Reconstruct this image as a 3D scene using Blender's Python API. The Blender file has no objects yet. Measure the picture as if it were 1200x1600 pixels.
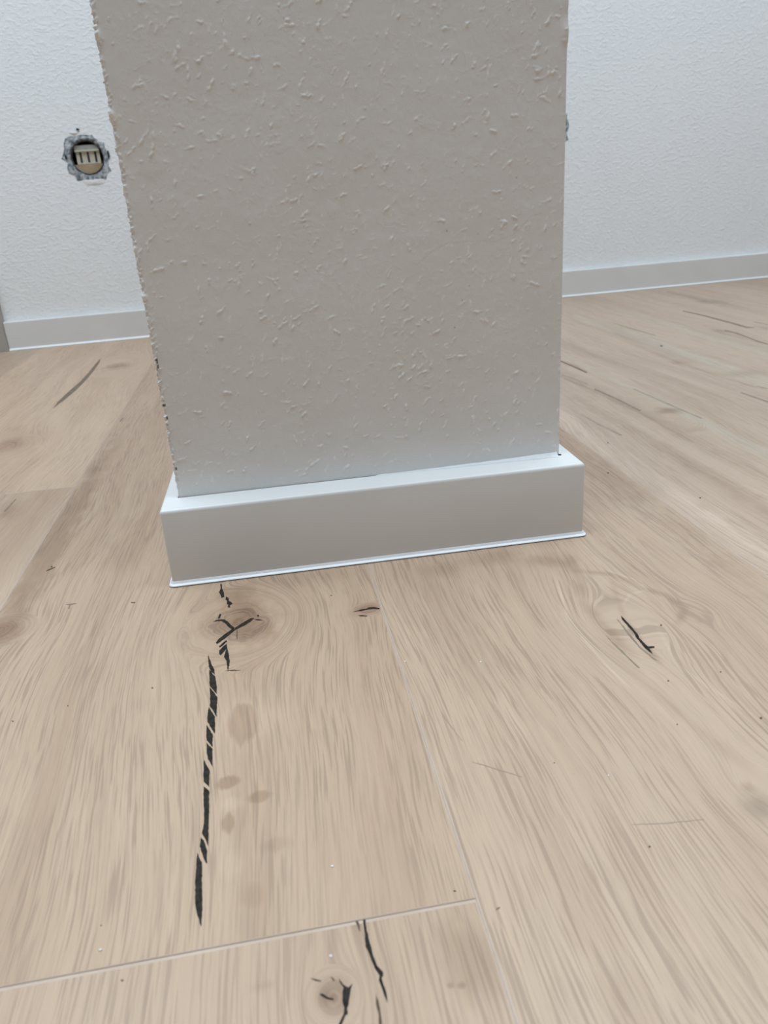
import bpy, bmesh, math, random
import numpy as np
from mathutils import Vector, Matrix

# ------------------------------------------------------------------ camera
scene = bpy.context.scene
COL = scene.collection
FPX = 1208.44                                   # focal length in pixels of the 1200 x 1600 frame
PITCH, ROLL, YAW = 0.389412, -0.071547, 0.132554
CAM = Vector((0.087791, -0.513309, 0.249895))
_f = Vector((math.sin(YAW) * math.cos(PITCH), math.cos(YAW) * math.cos(PITCH), -math.sin(PITCH)))
_r = Vector((math.cos(YAW), -math.sin(YAW), 0))
_u = _r.cross(_f)
RT = math.cos(ROLL) * _r + math.sin(ROLL) * _u
UP = -math.sin(ROLL) * _r + math.cos(ROLL) * _u
cam_d = bpy.data.cameras.new('camera')
cam_d.sensor_fit = 'VERTICAL'
cam_d.sensor_height = 36.0
cam_d.sensor_width = 27.0
cam_d.lens = FPX / 1600 * 36
cam_d.clip_start = 0.01
cam_d.dof.use_dof = True
cam_d.dof.focus_distance = 0.55
cam_d.dof.aperture_fstop = 17.0
cam = bpy.data.objects.new('camera', cam_d)
m = Matrix((RT, UP, -_f)).transposed().to_4x4()
m.translation = CAM
cam.matrix_world = m
COL.objects.link(cam)
scene.camera = cam

# ------------------------------------------------------------------ light and exposure
world = bpy.data.worlds.new('world')
scene.world = world
world.use_nodes = True
bg = world.node_tree.nodes['Background']
bg.inputs[0].default_value = (1.0, 0.97, 0.94, 1)
bg.inputs[1].default_value = 0.17


def area_light(name, loc, rot, size, energy, color):
    d = bpy.data.lights.new(name, 'AREA')
    d.shape = 'RECTANGLE'
    d.size, d.size_y = size
    d.energy = energy
    d.color = color
    o = bpy.data.objects.new(name, d)
    o.location = loc
    o.rotation_euler = rot
    COL.objects.link(o)
    return o


area_light('ceiling_daylight', (0.15, 0.05, 2.45), (0, 0, 0), (2.6, 1.3), 104, (0.742, 0.885, 1.0))

vs = scene.view_settings
vs.view_transform = 'Standard'
vs.look = 'None'
vs.exposure = 0.0
vs.gamma = 1.0
vs.use_curve_mapping = False

# ------------------------------------------------------------------ measured layout (metres)
W, T, XL, XR = 0.30689, 0.0242, 0.01118, 0.29578          # pier base width, ledge depth, wall sides
AP = -0.013493                                             # pier is turned a little against the planks
HB = 0.058
DL, AW = 1.22444, 0.03773                                  # back baseboard face: y = DL + AW * x
WB = 0.013                                                 # back baseboard thickness
SEAMS = [-0.888, -0.632, -0.3750, -0.11841, 0.14056, 0.39411, 0.6500, 0.9060, 1.162, 1.418, 1.674]
BUTT1, BUTT2 = -0.30247, 0.25586
X0, X1 = -2.168, 3.210                                     # how far floor and back wall are built


def pier(x, y, z=0.0):
    c, s = math.cos(AP), math.sin(AP)
    return Vector((x * c - y * s, x * s + y * c, z))


def back_y(x, off=0.0):
    return DL + AW * x + off


def at(px, py, z=0.0):
    """pixel of the 1200 x 1600 frame -> point on the horizontal plane z"""
    d = RT * ((px - 600) / FPX) + UP * (-(py - 800) / FPX) + _f
    t = (z - CAM.z) / d.z
    return CAM + d * t


# ------------------------------------------------------------------ node helpers
class NT:
    def __init__(self, name):
        self.mat = bpy.data.materials.new(name)
        self.mat.use_nodes = True
        self.t = self.mat.node_tree
        self.t.nodes.clear()
        self.out = self.t.nodes.new('ShaderNodeOutputMaterial')
        self.bsdf = self.t.nodes.new('ShaderNodeBsdfPrincipled')
        self.t.links.new(self.bsdf.outputs[0], self.out.inputs[0])

    def _in(self, sock, v):
        if isinstance(v, bpy.types.NodeSocket):
            self.t.links.new(v, sock)
        elif v is not None:
            sock.default_value = v

    def m(self, op, a, b=None, c=None, clamp=False):
        n = self.t.nodes.new('ShaderNodeMath')
        n.operation = op
        n.use_clamp = clamp
        for i, v in enumerate((a, b, c)):
            if v is not None:
                self._in(n.inputs[i], v)
        return n.outputs[0]

    def comb(self, x, y, z):
        n = self.t.nodes.new('ShaderNodeCombineXYZ')
        for i, v in enumerate((x, y, z)):
            self._in(n.inputs[i], v)
        return n.outputs[0]

    def pos(self):
        n = self.t.nodes.new('ShaderNodeTexCoord')
        s = self.t.nodes.new('ShaderNodeSeparateXYZ')
        self.t.links.new(n.outputs['Object'], s.inputs[0])
        return n.outputs['Object'], s.outputs[0], s.outputs[1], s.outputs[2]

    def noise(self, vec, scale, detail=2.0, rough=0.5, dist=0.0):
        n = self.t.nodes.new('ShaderNodeTexNoise')
        self._in(n.inputs['Vector'], vec)
        n.inputs['Scale'].default_value = scale
        n.inputs['Detail'].default_value = detail
        n.inputs['Roughness'].default_value = rough
        n.inputs['Distortion'].default_value = dist
        return n.outputs['Fac']

    def mapr(self, v, a, b, c=0.0, d=1.0, smooth=True):
        n = self.t.nodes.new('ShaderNodeMapRange')
        n.interpolation_type = 'SMOOTHSTEP' if smooth else 'LINEAR'
        self._in(n.inputs[0], v)
        for i, q in enumerate((a, b, c, d)):
            self._in(n.inputs[i + 1], q)
        return n.outputs[0]

    def mix(self, fac, a, b, blend='MIX'):
        n = self.t.nodes.new('ShaderNodeMix')
        n.data_type = 'RGBA'
        n.blend_type = blend
        n.clamp_factor = True
        self._in(n.inputs[0], fac)
        self._in(n.inputs[6], a if isinstance(a, bpy.types.NodeSocket) else (*a, 1))
        self._in(n.inputs[7], b if isinstance(b, bpy.types.NodeSocket) else (*b, 1))
        return n.outputs[2]

    def attr(self, name):
        n = self.t.nodes.new('ShaderNodeAttribute')
        n.attribute_name = name
        return n.outputs['Fac']

    def bump(self, h, strength, dist):
        n = self.t.nodes.new('ShaderNodeBump')
        n.inputs['Strength'].default_value = strength
        n.inputs['Distance'].default_value = dist
        self._in(n.inputs['Height'], h)
        self.t.links.new(n.outputs[0], self.bsdf.inputs['Normal'])

    def finish(self, color, rough, spec=0.5):
        b = self.bsdf
        self._in(b.inputs['Base Color'], color if isinstance(color, bpy.types.NodeSocket) else (*color, 1))
        self._in(b.inputs['Roughness'], rough)
        b.inputs['Specular IOR Level'].default_value = spec
        return self.mat


def srgb(r, g, b):
    f = lambda c: (c / 255 / 12.92) if c / 255 <= 0.04045 else ((c / 255 + 0.055) / 1.055) ** 2.4
    return (f(r), f(g), f(b))


# ------------------------------------------------------------------ object helpers
def link(name, me, mat=None, parent=None, label=None, cat=None, group=None, kind=None):
    o = bpy.data.objects.new(name, me)
    COL.objects.link(o)
    if mat is not None:
        me.materials.append(mat)
    if parent is not None:
        o.parent = parent
    for k, v in (('label', label), ('category', cat), ('group', group), ('kind', kind)):
        if v:
            o[k] = v
    return o


def bm_mesh(name, bm, smooth=False):
    bmesh.ops.recalc_face_normals(bm, faces=bm.faces)
    me = bpy.data.meshes.new(name)
    bm.to_mesh(me)
    bm.free()
    if smooth:
        me.polygons.foreach_set('use_smooth', [True] * len(me.polygons))
    return me


def sweep(path, profile, name, closed_ends=True, smooth_angle=None):
    """profile: list of (d, z), d outwards from the path's right-hand side; path: list of (x, y, nx, ny) with mitre normals"""
    bm = bmesh.new()
    rows = []
    for (x, y, nx, ny) in path:
        rows.append([bm.verts.new((x + nx * d, y + ny * d, z)) for d, z in profile])
    for a, b in zip(rows, rows[1:]):
        for i in range(len(profile) - 1):
            bm.faces.new((a[i], b[i], b[i + 1], a[i + 1]))
    if closed_ends:
        for r_ in (rows[0], rows[-1]):
            try:
                bm.faces.new(r_)
            except ValueError:
                pass
    me = bm_mesh(name, bm)
    return me


# ------------------------------------------------------------------ plain materials
def mat_baseboard():
    n = NT('white_skirting_foil')
    v, x, y, z = n.pos()
    f = n.noise(v, 9, 3)
    c = n.mix(n.mapr(f, 0.35, 0.7), (0.75, 0.74, 0.725), (0.785, 0.775, 0.76))
    return n.finish(c, 0.38, 0.45)


def mat_lip():
    n = NT('soft_white_sealing_lip')
    v, x, y, z = n.pos()
    c = n.mix(n.noise(v, 60, 2), (0.84, 0.85, 0.86), (0.90, 0.91, 0.92))
    return n.finish(c, 0.35, 0.5)


def mat_backwall():
    n = NT('white_woodchip_wallpaper')
    v, x, y, z = n.pos()
    a = n.noise(n.comb(n.m('MULTIPLY', x, 1.0), y, n.m('MULTIPLY', z, 1.5)), 125, 3, 0.55, 0.0)
    b = n.noise(v, 190, 2, 0.5)
    h = n.m('ADD', n.mapr(a, 0.42, 0.72), n.m('MULTIPLY', b, 0.35))
    n.bump(h, 0.45, 0.0012)
    c = n.mix(n.noise(v, 5, 2), (0.90, 0.915, 0.93), (0.92, 0.93, 0.94))  # same paint as the pier; stronger, bluer light on it goes into the colour
    return n.finish(c, 0.85, 0.2)


def mat_pier():
    n = NT('painted_woodchip_wallpaper')
    v, x, y, z = n.pos()
    tint = n.noise(v, 13, 3, 0.55)
    c = n.mix(n.mapr(tint, 0.35, 0.65), (0.80, 0.79, 0.775), (0.815, 0.81, 0.80))
    c = n.mix(n.attr("chip"), c, (0.94, 0.94, 0.93))  # chips whitened: light caught by the relief is put into the colour
    c = n.mix(n.attr('grime'), c, (0.10, 0.085, 0.07))
    c = n.mix(n.attr('stain'), c, (0.50, 0.42, 0.34))
    lump = n.mapr(n.noise(v, 150, 4, 0.6, 0.4), 0.45, 0.75)
    n.bump(n.m('ADD', n.m('MULTIPLY', lump, 0.8), n.m('MULTIPLY', n.noise(v, 900, 2, 0.6), 0.2)), 0.16, 0.0006)
    return n.finish(c, 0.6, 0.3)


def mat_simple(name, c1, c2, scale, rough, spec=0.4, bump=0.0):
    n = NT(name)
    v, x, y, z = n.pos()
    f = n.noise(v, scale, 3, 0.6)
    if bump:
        n.bump(f, 0.6, bump)
    return n.finish(n.mix(n.mapr(f, 0.3, 0.7), c1, c2), rough, spec)


M_BOARD = mat_baseboard()
M_LIP = mat_lip()
M_WALL = mat_backwall()
M_PIER = mat_pier()
M_CASING = mat_simple('shade_toned_door_casing', (0.40, 0.37, 0.34), (0.45, 0.42, 0.39), 6, 0.5)  # casing stands in shadow; that shade is put into its darker colour
M_CRACK = mat_simple('black_filled_crack', (0.022, 0.019, 0.016), (0.045, 0.038, 0.032), 400, 0.9, 0.08)
M_CRACK2 = mat_simple('brown_crack', (0.105, 0.070, 0.048), (0.16, 0.11, 0.075), 200, 0.8, 0.12)
M_CRACK3 = mat_simple('pale_brown_grain_line', (0.23, 0.17, 0.125), (0.30, 0.23, 0.175), 90, 0.6, 0.3)
M_CRACK6 = mat_simple('far_brown_grain_line', (0.27, 0.20, 0.15), (0.33, 0.255, 0.195), 60, 0.6, 0.15)
M_CRACK5 = mat_simple('soft_brown_crack', (0.19, 0.135, 0.098), (0.25, 0.185, 0.135), 90, 0.7, 0.15)
M_CRACK4 = mat_simple('faint_grain_line', (0.36, 0.27, 0.20), (0.42, 0.33, 0.25), 60, 0.5, 0.3)
M_BEVEL = mat_simple('pale_pressed_bevel', (0.52, 0.395, 0.315), (0.57, 0.44, 0.355), 40, 0.4, 0.5)
M_CRUMB = mat_simple('white_plaster', (0.82, 0.81, 0.79), (0.90, 0.89, 0.88), 300, 0.9)
M_SUB = mat_simple('grey_underlay', (0.20, 0.19, 0.18), (0.24, 0.23, 0.22), 20, 0.9)
M_GAP = mat_simple('dark_gap', (0.03, 0.03, 0.03), (0.05, 0.05, 0.05), 20, 0.9)
M_CAULK = mat_simple('white_caulk', (0.72, 0.73, 0.74), (0.78, 0.79, 0.80), 200, 0.5)
M_PLASTER = mat_simple('rough_grey_plaster', (0.13, 0.16, 0.18), (0.58, 0.61, 0.64), 110, 0.95, 0.2, 0.004)
M_CUP = mat_simple('dark_box_cup', (0.025, 0.022, 0.02), (0.05, 0.045, 0.04), 60, 0.6)
M_CREAM = mat_simple('cream_terminal_plastic', (0.55, 0.52, 0.42), (0.63, 0.60, 0.50), 60, 0.45)
M_TAN = mat_simple('tan_box_insert', (0.36, 0.26, 0.15), (0.44, 0.33, 0.21), 90, 0.6)
M_STEEL = mat_simple('grey_terminal_cap', (0.36, 0.36, 0.33), (0.45, 0.45, 0.42), 90, 0.4)


# ------------------------------------------------------------------ oak plank material
def ext(px, py, hx, hy):
    """world centre and half extents of a feature seen at a pixel with half sizes hx, hy in pixels"""
    c = at(px, py)
    ex = (at(px + hx, py) - at(px - hx, py)).length / 2
    ey = abs(at(px, py - hy).y - at(px, py + hy).y) / 2
    return c.x, c.y, ex, ey


def wood(name, seed, knots=(), blobs=(), tone=1.0, warm=0.0, wander=0.010, fib=1.0, cath=None):
    """knots: (cx, cy, a, e, ring) grain flows round them.  blobs: (cx, cy, rx, ry, rot, colour, strength, soft)"""
    n = NT(name)
    v, x, y, z = n.pos()
    sd = seed * 3.17
    # slow wander of the grain
    wv = n.noise(n.comb(n.m('MULTIPLY', x, 4.0), n.m('MULTIPLY', y, 2.2), sd), 1.0, 2)
    u = n.m('ADD', x, n.m('MULTIPLY', n.m('SUBTRACT', wv, 0.5), wander * 6))
    fine = n.noise(n.comb(n.m('MULTIPLY', x, 30.0), n.m('MULTIPLY', y, 16.0), sd + 5), 1.0, 2)
    u = n.m('ADD', u, n.m('MULTIPLY', n.m('SUBTRACT', fine, 0.5), wander * 0.28))
    ringmask = None
    for (cx, cy, a, e, ring) in knots:
        dx = n.m('SUBTRACT', x, cx)
        dy = n.m('DIVIDE', n.m('SUBTRACT', y, cy), e)
        r2 = n.m('ADD', n.m('MULTIPLY', dx, dx), n.m('MULTIPLY', dy, dy))
        k = n.m('DIVIDE', a * a, n.m('ADD', r2, a * a * 0.35))
        k = n.m('MINIMUM', k, 1.0)
        u = n.m('SUBTRACT', u, n.m('MULTIPLY', dx, k))
        if ring:
            r = n.m('SQRT', r2)
            w = n.mapr(r, a * 1.6, a * 0.8)
            wob = n.noise(n.comb(n.m('MULTIPLY', x, 40), n.m('MULTIPLY', y, 40), sd + 9), 1.0, 2)
            rr = n.m('ADD', n.m('MULTIPLY', r, 0.62), n.m('MULTIPLY', wob, a * 0.55))
            u = n.m('ADD', n.m('MULTIPLY', u, n.m('SUBTRACT', 1.0, w)), n.m('MULTIPLY', rr, w))
            ringmask = w if ringmask is None else n.m('MAXIMUM', ringmask, w)
    ys = y
    # along-grain frequency falls to nothing inside the rings, so that they close
    if ringmask is not None:
        ys = n.m('MULTIPLY', y, n.m('SUBTRACT', 1.0, n.m('MULTIPLY', ringmask, 0.6)))
    band = n.noise(n.comb(n.m('MULTIPLY', u, 38.0), n.m('MULTIPLY', ys, 2.0), sd + 1), 1.0, 3, 0.55)
    streak = n.noise(n.comb(n.m('MULTIPLY', u, 500.0), n.m('MULTIPLY', ys, 11.0), sd + 2), 1.0, 3, 0.65, 0.25)
    dens = n.noise(n.comb(n.m('MULTIPLY', u, 60.0), n.m('MULTIPLY', ys, 7.0), sd + 6), 1.0, 2)
    pore = n.noise(n.comb(n.m('MULTIPLY', u, 980.0), n.m('MULTIPLY', ys, 24.0), sd + 3), 1.0, 1.5, 0.5)
    fibre = n.noise(n.comb(n.m('MULTIPLY', u, 1700.0), n.m('MULTIPLY', ys, 60.0), sd + 8), 1.0, 1.0)
    cloud = n.noise(n.comb(n.m('MULTIPLY', x, 9.0), n.m('MULTIPLY', y, 5.0), sd + 4), 1.0, 3, 0.55)
    light = tuple(c * tone for c in (0.535 + warm * 0.03, 0.386, 0.277 - warm * 0.02))
    mid = tuple(c * tone for c in (0.465 + warm * 0.03, 0.324, 0.228 - warm * 0.02))
    dark = tuple(c * tone for c in (0.325, 0.216, 0.152))
    col = n.mix(n.mapr(band, 0.38, 0.72), light, mid)
    col = n.mix(n.m('MULTIPLY', n.mapr(streak, 0.50, 0.72), 0.34 * fib), col, dark)
    col = n.mix(n.m('MULTIPLY', n.mapr(streak, 0.47, 0.28), 0.45 * fib), col, tuple(min(1, c * 1.12) for c in light))
    pmask = n.m('MULTIPLY', n.mapr(pore, 0.51, 0.61), n.mapr(dens, 0.32, 0.54))
    col = n.mix(n.m('MULTIPLY', pmask, 0.50 * fib), col, tuple(c * 0.88 for c in dark))
    col = n.mix(n.m('MULTIPLY', n.mapr(fibre, 0.5, 0.75), 0.22 * fib), col, dark)
    col = n.mix(n.m('MULTIPLY', n.mapr(cloud, 0.45, 0.75), 0.25), col, mid)
    wobb = n.noise(n.comb(n.m('MULTIPLY', x, 55), n.m('MULTIPLY', y, 38), sd + 7), 1.0, 3, 0.6)
    wob2 = n.m('ADD', n.m('MULTIPLY', n.m('SUBTRACT', wobb, 0.5), 1.1), n.m('MULTIPLY', n.m('SUBTRACT', streak, 0.5), 0.9))
    for (cx, cy, rx, ry, rot, c, s, soft, *wq) in blobs:
        dx, dy = n.m('SUBTRACT', x, cx), n.m('SUBTRACT', y, cy)
        ca, sa = math.cos(rot), math.sin(rot)
        if rot:
            px = n.m('ADD', n.m('MULTIPLY', dx, ca), n.m('MULTIPLY', dy, sa))
            py = n.m('SUBTRACT', n.m('MULTIPLY', dy, ca), n.m('MULTIPLY', dx, sa))
        else:
            px, py = dx, dy
        px, py = n.m('DIVIDE', px, rx), n.m('DIVIDE', py, ry)
        d = n.m('SQRT', n.m('ADD', n.m('MULTIPLY', px, px), n.m('MULTIPLY', py, py)))
        d = n.m('ADD', d, n.m('MULTIPLY', wob2, wq[0]) if wq else wob2)
        msk = n.mapr(d, 1.0, max(0.0, 1.0 - soft))
        col = n.mix(n.m('MULTIPLY', msk, s), col, tuple(a / b for a, b in zip(c, (0.505, 0.362, 0.268))), 'MULTIPLY')
    n.bump(n.m('ADD', n.m('MULTIPLY', streak, 0.7), n.m('MULTIPLY', pore, -0.3)), 0.10, 0.0005)
    rgh = n.m('ADD', 0.44, n.m('MULTIPLY', n.m('SUBTRACT', streak, 0.5), 0.2))
    return n.finish(col, rgh, 0.42)


BRN = (0.275, 0.165, 0.105)
BRN2 = (0.330, 0.215, 0.145)
RED = (0.310, 0.178, 0.122)
PALE = (0.60, 0.445, 0.338)
GRY = (0.50, 0.42, 0.33)


def bl(px, py, hx, hy, c, s, soft=0.8, rot=0.0):
    cx, cy, rx, ry = ext(px, py, hx, hy)
    return (cx, cy, rx, ry, rot, c, s, soft)


def kn(px, py, hx, e, ring):
    cx, cy, rx, ry = ext(px, py, hx, hx)
    return (cx, cy, rx, e, ring)


def sg(p, q, w, c, s, soft=1.0):                 # soft streak from pixel p to pixel q, w pixels wide
    a, b = at(*p), at(*q)
    mid = (a + b) / 2
    wid = max((at((p[0] + q[0]) / 2 + w / 2, (p[1] + q[1]) / 2) - at((p[0] + q[0]) / 2 - w / 2, (p[1] + q[1]) / 2)).length / 2, 1e-4)
    d = b - a
    return (mid.x, mid.y, d.length / 2 * 1.7, wid, math.atan2(d.y, d.x), c, s, soft, 0.45)


def sgs(pts, w, c, s, soft=1.0):
    return [sg(p, q, w, c, s, soft) for p, q in zip(pts, pts[1:])]


def wl(cx, cy, rx, ry, c, s, soft=0.9):          # blob given in metres
    return (cx, cy, rx, ry, 0.0, c, s, soft)


# column, (y0, y1), material
PLANKS = []
m_main = wood('oak_with_long_crack', 1,
              knots=[kn(374, 972, 72, 1.25, True), kn(575, 952, 18, 0.8, True), kn(0, 985, 34, 1.0, True)],
              blobs=[bl(390, 1120, 60, 70, PALE, 0.6, 0.9), bl(374, 966, 76, 72, BRN, 0.85, 1.0), bl(405, 988, 36, 24, RED, 0.45, 1.0), bl(385, 953, 28, 18, RED, 0.5, 1.0), bl(480, 900, 110, 24, BRN2, 0.35, 1.0), bl(440, 1000, 30, 50, PALE, 0.25, 1.0),
                     bl(380, 920, 50, 22, BRN, 0.35, 1.0),
                     bl(572, 952, 30, 13, RED, 0.75, 0.8), bl(5, 985, 42, 26, RED, 0.55, 0.9),
                     bl(382, 1131, 26, 37, BRN2, 0.55, 0.3), bl(358, 1222, 22, 12, BRN2, 0.75, 0.5),
                     bl(405, 1245, 26, 10, BRN2, 0.6, 0.6), bl(357, 1287, 13, 22, BRN2, 0.65, 0.5),
                     bl(432, 1320, 34, 16, BRN2, 0.28, 0.7), bl(395, 1400, 26, 26, BRN2, 0.28, 0.7),
                     bl(365, 1255, 22, 16, PALE, 0.6, 0.8),
                     bl(362, 1350, 26, 30, PALE, 0.40, 0.8),
                     wl(-0.106, 0.14, 0.018, 0.40, BRN2, 0.75, 0.8), wl(-0.055, 0.6, 0.02, 0.5, BRN2, 0.25, 1.0)],
              tone=0.95, warm=0.45)
m_front = wood('oak_with_branching_knot', 2,
               knots=[kn(522, 1558, 30, 1.2, True)],
               blobs=[bl(518, 1556, 46, 50, BRN, 0.75, 1.0), bl(508, 1560, 20, 22, RED, 0.4, 1.0), bl(735, 1490, 70, 110, BRN2, 0.55, 0.8),
                      bl(415, 1540, 30, 14, BRN2, 0.35, 1.0), bl(720, 1540, 10, 8, BRN, 0.5, 0.8),
                      bl(704, 1540, 8, 7, BRN, 0.45, 0.8)],
               tone=0.95, warm=0.3, wander=0.006, fib=0.85)
m_right = wood('oak_with_swirl_grain', 3,
               knots=[kn(985, 975, 58, 1.8, False), kn(1188, 1222, 30, 1.3, False), kn(1085, 955, 30, 1.5, False)],
               blobs=sgs([(885, 868), (903, 900), (912, 940), (940, 975), (985, 1020)], 36, BRN2, 0.62) +
               sgs([(905, 892), (960, 898), (1000, 918), (1040, 930), (1070, 950), (1060, 975)], 26, BRN2, 0.55) +
               sgs([(955, 905), (968, 945), (975, 965)], 20, BRN2, 0.35) +
               sgs([(978, 970), (1005, 1005), (1030, 1035)], 20, BRN2, 0.7) +
               sgs([(925, 985), (1000, 1060), (1080, 1130), (1180, 1210)], 46, BRN2, 0.3) +
               sgs([(870, 905), (885, 960), (930, 1020), (1010, 1105), (1060, 1180)], 10, PALE, 0.7) +
               sgs([(945, 890), (1000, 908), (1012, 922), (985, 928), (974, 945)], 10, PALE, 0.7) +
               sgs([(1030, 985), (1060, 1040), (1110, 1075), (1180, 1120)], 12, PALE, 0.5) +
               [bl(1192, 1262, 46, 46, (0.30, 0.222, 0.160), 0.70, 0.9), bl(1168, 1230, 20, 14, BRN2, 0.5, 1.0), bl(850, 876, 60, 20, BRN, 0.50, 1.0), bl(770, 872, 70, 16, BRN, 0.35, 1.0),  # brown blobs along the baseboard foot paint its contact shadow
                bl(690, 890, 60, 18, BRN2, 0.35, 1.0), bl(780, 1110, 60, 90, PALE, 0.35, 1.0), bl(960, 1500, 140, 70, PALE, 0.30, 1.0),
                bl(1000, 790, 70, 22, GRY, 0.4, 1.0), wl(0.376, 0.16, 0.024, 0.4, BRN2, 0.55, 0.9)],  # grey blob right of the baseboard stands for the soft shadow there
               tone=1.0, warm=0.1, wander=0.008)
m_r2 = wood('pale_oak_strip', 4, knots=[kn(1040, 645, 26, 3.0, True)],
            blobs=[bl(1045, 642, 30, 8, BRN, 0.7, 0.9), bl(1085, 672, 30, 7, BRN2, 0.4, 1.0),
                   wl(0.412, 0.2, 0.020, 0.7, PALE, 0.75, 0.8), wl(0.46, 0.1, 0.016, 0.5, BRN2, 0.55, 1.0), wl(0.50, 0.25, 0.02, 0.5, BRN2, 0.45, 1.0),
                   wl(0.58, 0.6, 0.015, 0.5, BRN2, 0.35, 1.0), wl(0.54, 0.2, 0.014, 0.8, GRY, 0.6, 1.0)] +
            sgs([(880, 590), (930, 612), (1000, 645), (1080, 690)], 14, BRN2, 0.5) + sgs([(885, 565), (918, 581)], 8, BRN, 0.6),
            tone=1.06, warm=-0.5, fib=0.75)
m_r3 = wood('pale_oak_with_streaks', 5, knots=[kn(1125, 515, 18, 4.0, True)],
            blobs=[bl(1125, 517, 16, 6, BRN, 0.6, 0.9), bl(1160, 583, 70, 9, RED, 0.40, 1.0), bl(1060, 567, 34, 8, RED, 0.45, 1.0),
                   wl(0.70, 0.6, 0.03, 0.6, GRY, 0.7, 1.0), wl(0.80, 0.6, 0.03, 0.8, GRY, 0.5, 1.0)] +
            sgs([(1010, 548), (1065, 568), (1130, 590), (1199, 610)], 16, BRN2, 0.5) + sgs([(1140, 522), (1170, 530), (1199, 538)], 26, BRN2, 0.4) +
            sgs([(890, 500), (940, 515), (1000, 535)], 20, BRN2, 0.35),
            tone=1.06, warm=-0.5, fib=0.65)
m_r4 = wood('far_oak_plank', 6, blobs=[bl(1112, 471, 28, 5, (0.24, 0.17, 0.12), 0.75, 0.9), bl(1185, 514, 34, 8, BRN, 0.5, 1.0), wl(1.0, 1.0, 0.03, 0.3, BRN2, 0.4, 1.0)] +
            sgs([(1040, 455), (1105, 470)], 14, BRN2, 0.6) + sgs([(1065, 486), (1110, 497), (1165, 511)], 18, BRN2, 0.55),
            tone=1.06, warm=-0.5, fib=0.65)
m_l1 = wood('left_far_oak_plank', 7, knots=[kn(178, 571, 26, 2.0, True), kn(8, 700, 30, 1.5, True)],
            blobs=[bl(185, 572, 26, 6, BRN, 0.75, 0.9), bl(10, 696, 32, 14, RED, 0.6, 0.9), bl(30, 690, 60, 30, BRN2, 0.3, 1.0)],
            tone=1.12, warm=0.2, fib=0.8)
m_l0 = wood('left_near_oak_plank', 8, blobs=[bl(12, 800, 30, 22, BRN2, 0.6, 0.9)], tone=1.0, warm=0.2, fib=0.8)
m_far = wood('plain_oak_plank', 9, tone=0.98, warm=-0.1, fib=0.8)

S = SEAMS
YB, YF = 1.42, -1.70
cols = [(X0 + 0.256 * k, X0 + 0.256 * (k + 1), [(YF, -0.9 + 0.47 * (k % 4), m_far), (-0.9 + 0.47 * (k % 4), YB, m_far)]) for k in range(6)]
cols += [(S[10] + 0.256 * k, S[10] + 0.256 * (k + 1), [(YF, -0.7 + 0.41 * (k % 4), m_far), (-0.7 + 0.41 * (k % 4), YB, m_far)]) for k in range(6)]
cols += [
    (S[1], S[2], [(YF, -0.55, m_far), (-0.55, 0.82, m_far), (0.82, YB, m_far)]),
    (S[2], S[3], [(YF, -1.10, m_far), (-1.10, BUTT2, m_l0), (BUTT2, YB, m_l1)]),
    (S[3], S[4], [(YF, BUTT1, m_front), (BUTT1, YB, m_main)]),
    (S[4], S[5], [(YF, -0.90, m_far), (-0.90, 0.66, m_right), (0.66, YB, m_far)]),
    (S[5], S[6], [(YF, -0.35, m_far), (-0.35, YB, m_r2)]),
    (S[6], S[7], [(YF, 0.02, m_far), (0.02, YB, m_r3)]),
    (S[7], S[8], [(YF, -0.66, m_far), (-0.66, YB, m_r4)]),
    (S[8], S[9], [(YF, 0.30, m_far), (0.30, YB, m_far)]),
    (S[9], S[10], [(YF, -0.20, m_far), (-0.20, YB, m_far)]),
]


def plank_mesh(x0, x1, y0, y1, bx=0.0007, by=0.0016, dx=0.00016, dy=0.00035, th=0.008):
    """long edges carry a faint pressed bevel; one butt end is square, the other softly rolled off"""
    bm = bmesh.new()
    g, gy = 0.00003, 0.00010

    def ring(i, j0, j1, zl, zb):
        return [bm.verts.new(p) for p in ((x0 + i, y0 + j0, zl), (x1 - i, y0 + j0, zl), (x1 - i, y1 - j1, zb), (x0 + i, y1 - j1, zb))]
    r = [ring(bx + g, gy + 0.0004, by + gy, 0, 0), ring(bx * 0.4 + g, gy + 0.00015, by * 0.4 + gy, -dx, -dx), ring(g, gy, gy, -dy, -dy), ring(g, gy, gy, -th, -th)]
    bm.faces.new(r[0])
    for a, b in zip(r, r[1:]):
        for i in range(4):
            fc = bm.faces.new((a[i], a[(i + 1) % 4], b[(i + 1) % 4], b[i]))
            fc.material_index = 1
    bm.faces.new(r[-1])
    return bm_mesh('plank', bm)


bm = bmesh.new()
bmesh.ops.create_cube(bm, size=1.0, matrix=Matrix.Translation(((X0 + X1) / 2, (YB + YF) / 2, -0.028)) @
                      Matrix.Diagonal((X1 - X0, YB - YF, 0.039, 1)))
floor = link('floor', bm_mesh('floor', bm), M_SUB, kind='structure',
             label='pale oak laminate floor of wide rustic planks with knots and cracks')
for (x0, x1, items) in cols:
    for (y0, y1, mt) in items:
        p = link('plank', plank_mesh(x0, x1, y0, y1), mt, floor)
        p.data.materials.append(M_BEVEL)
        PLANKS.append((x0, x1, y0, y1, p))


def plank_at(c):
    for (x0, x1, y0, y1, p) in PLANKS:
        if x0 <= c.x <= x1 and y0 <= c.y <= y1:
            return p
    return floor


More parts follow.
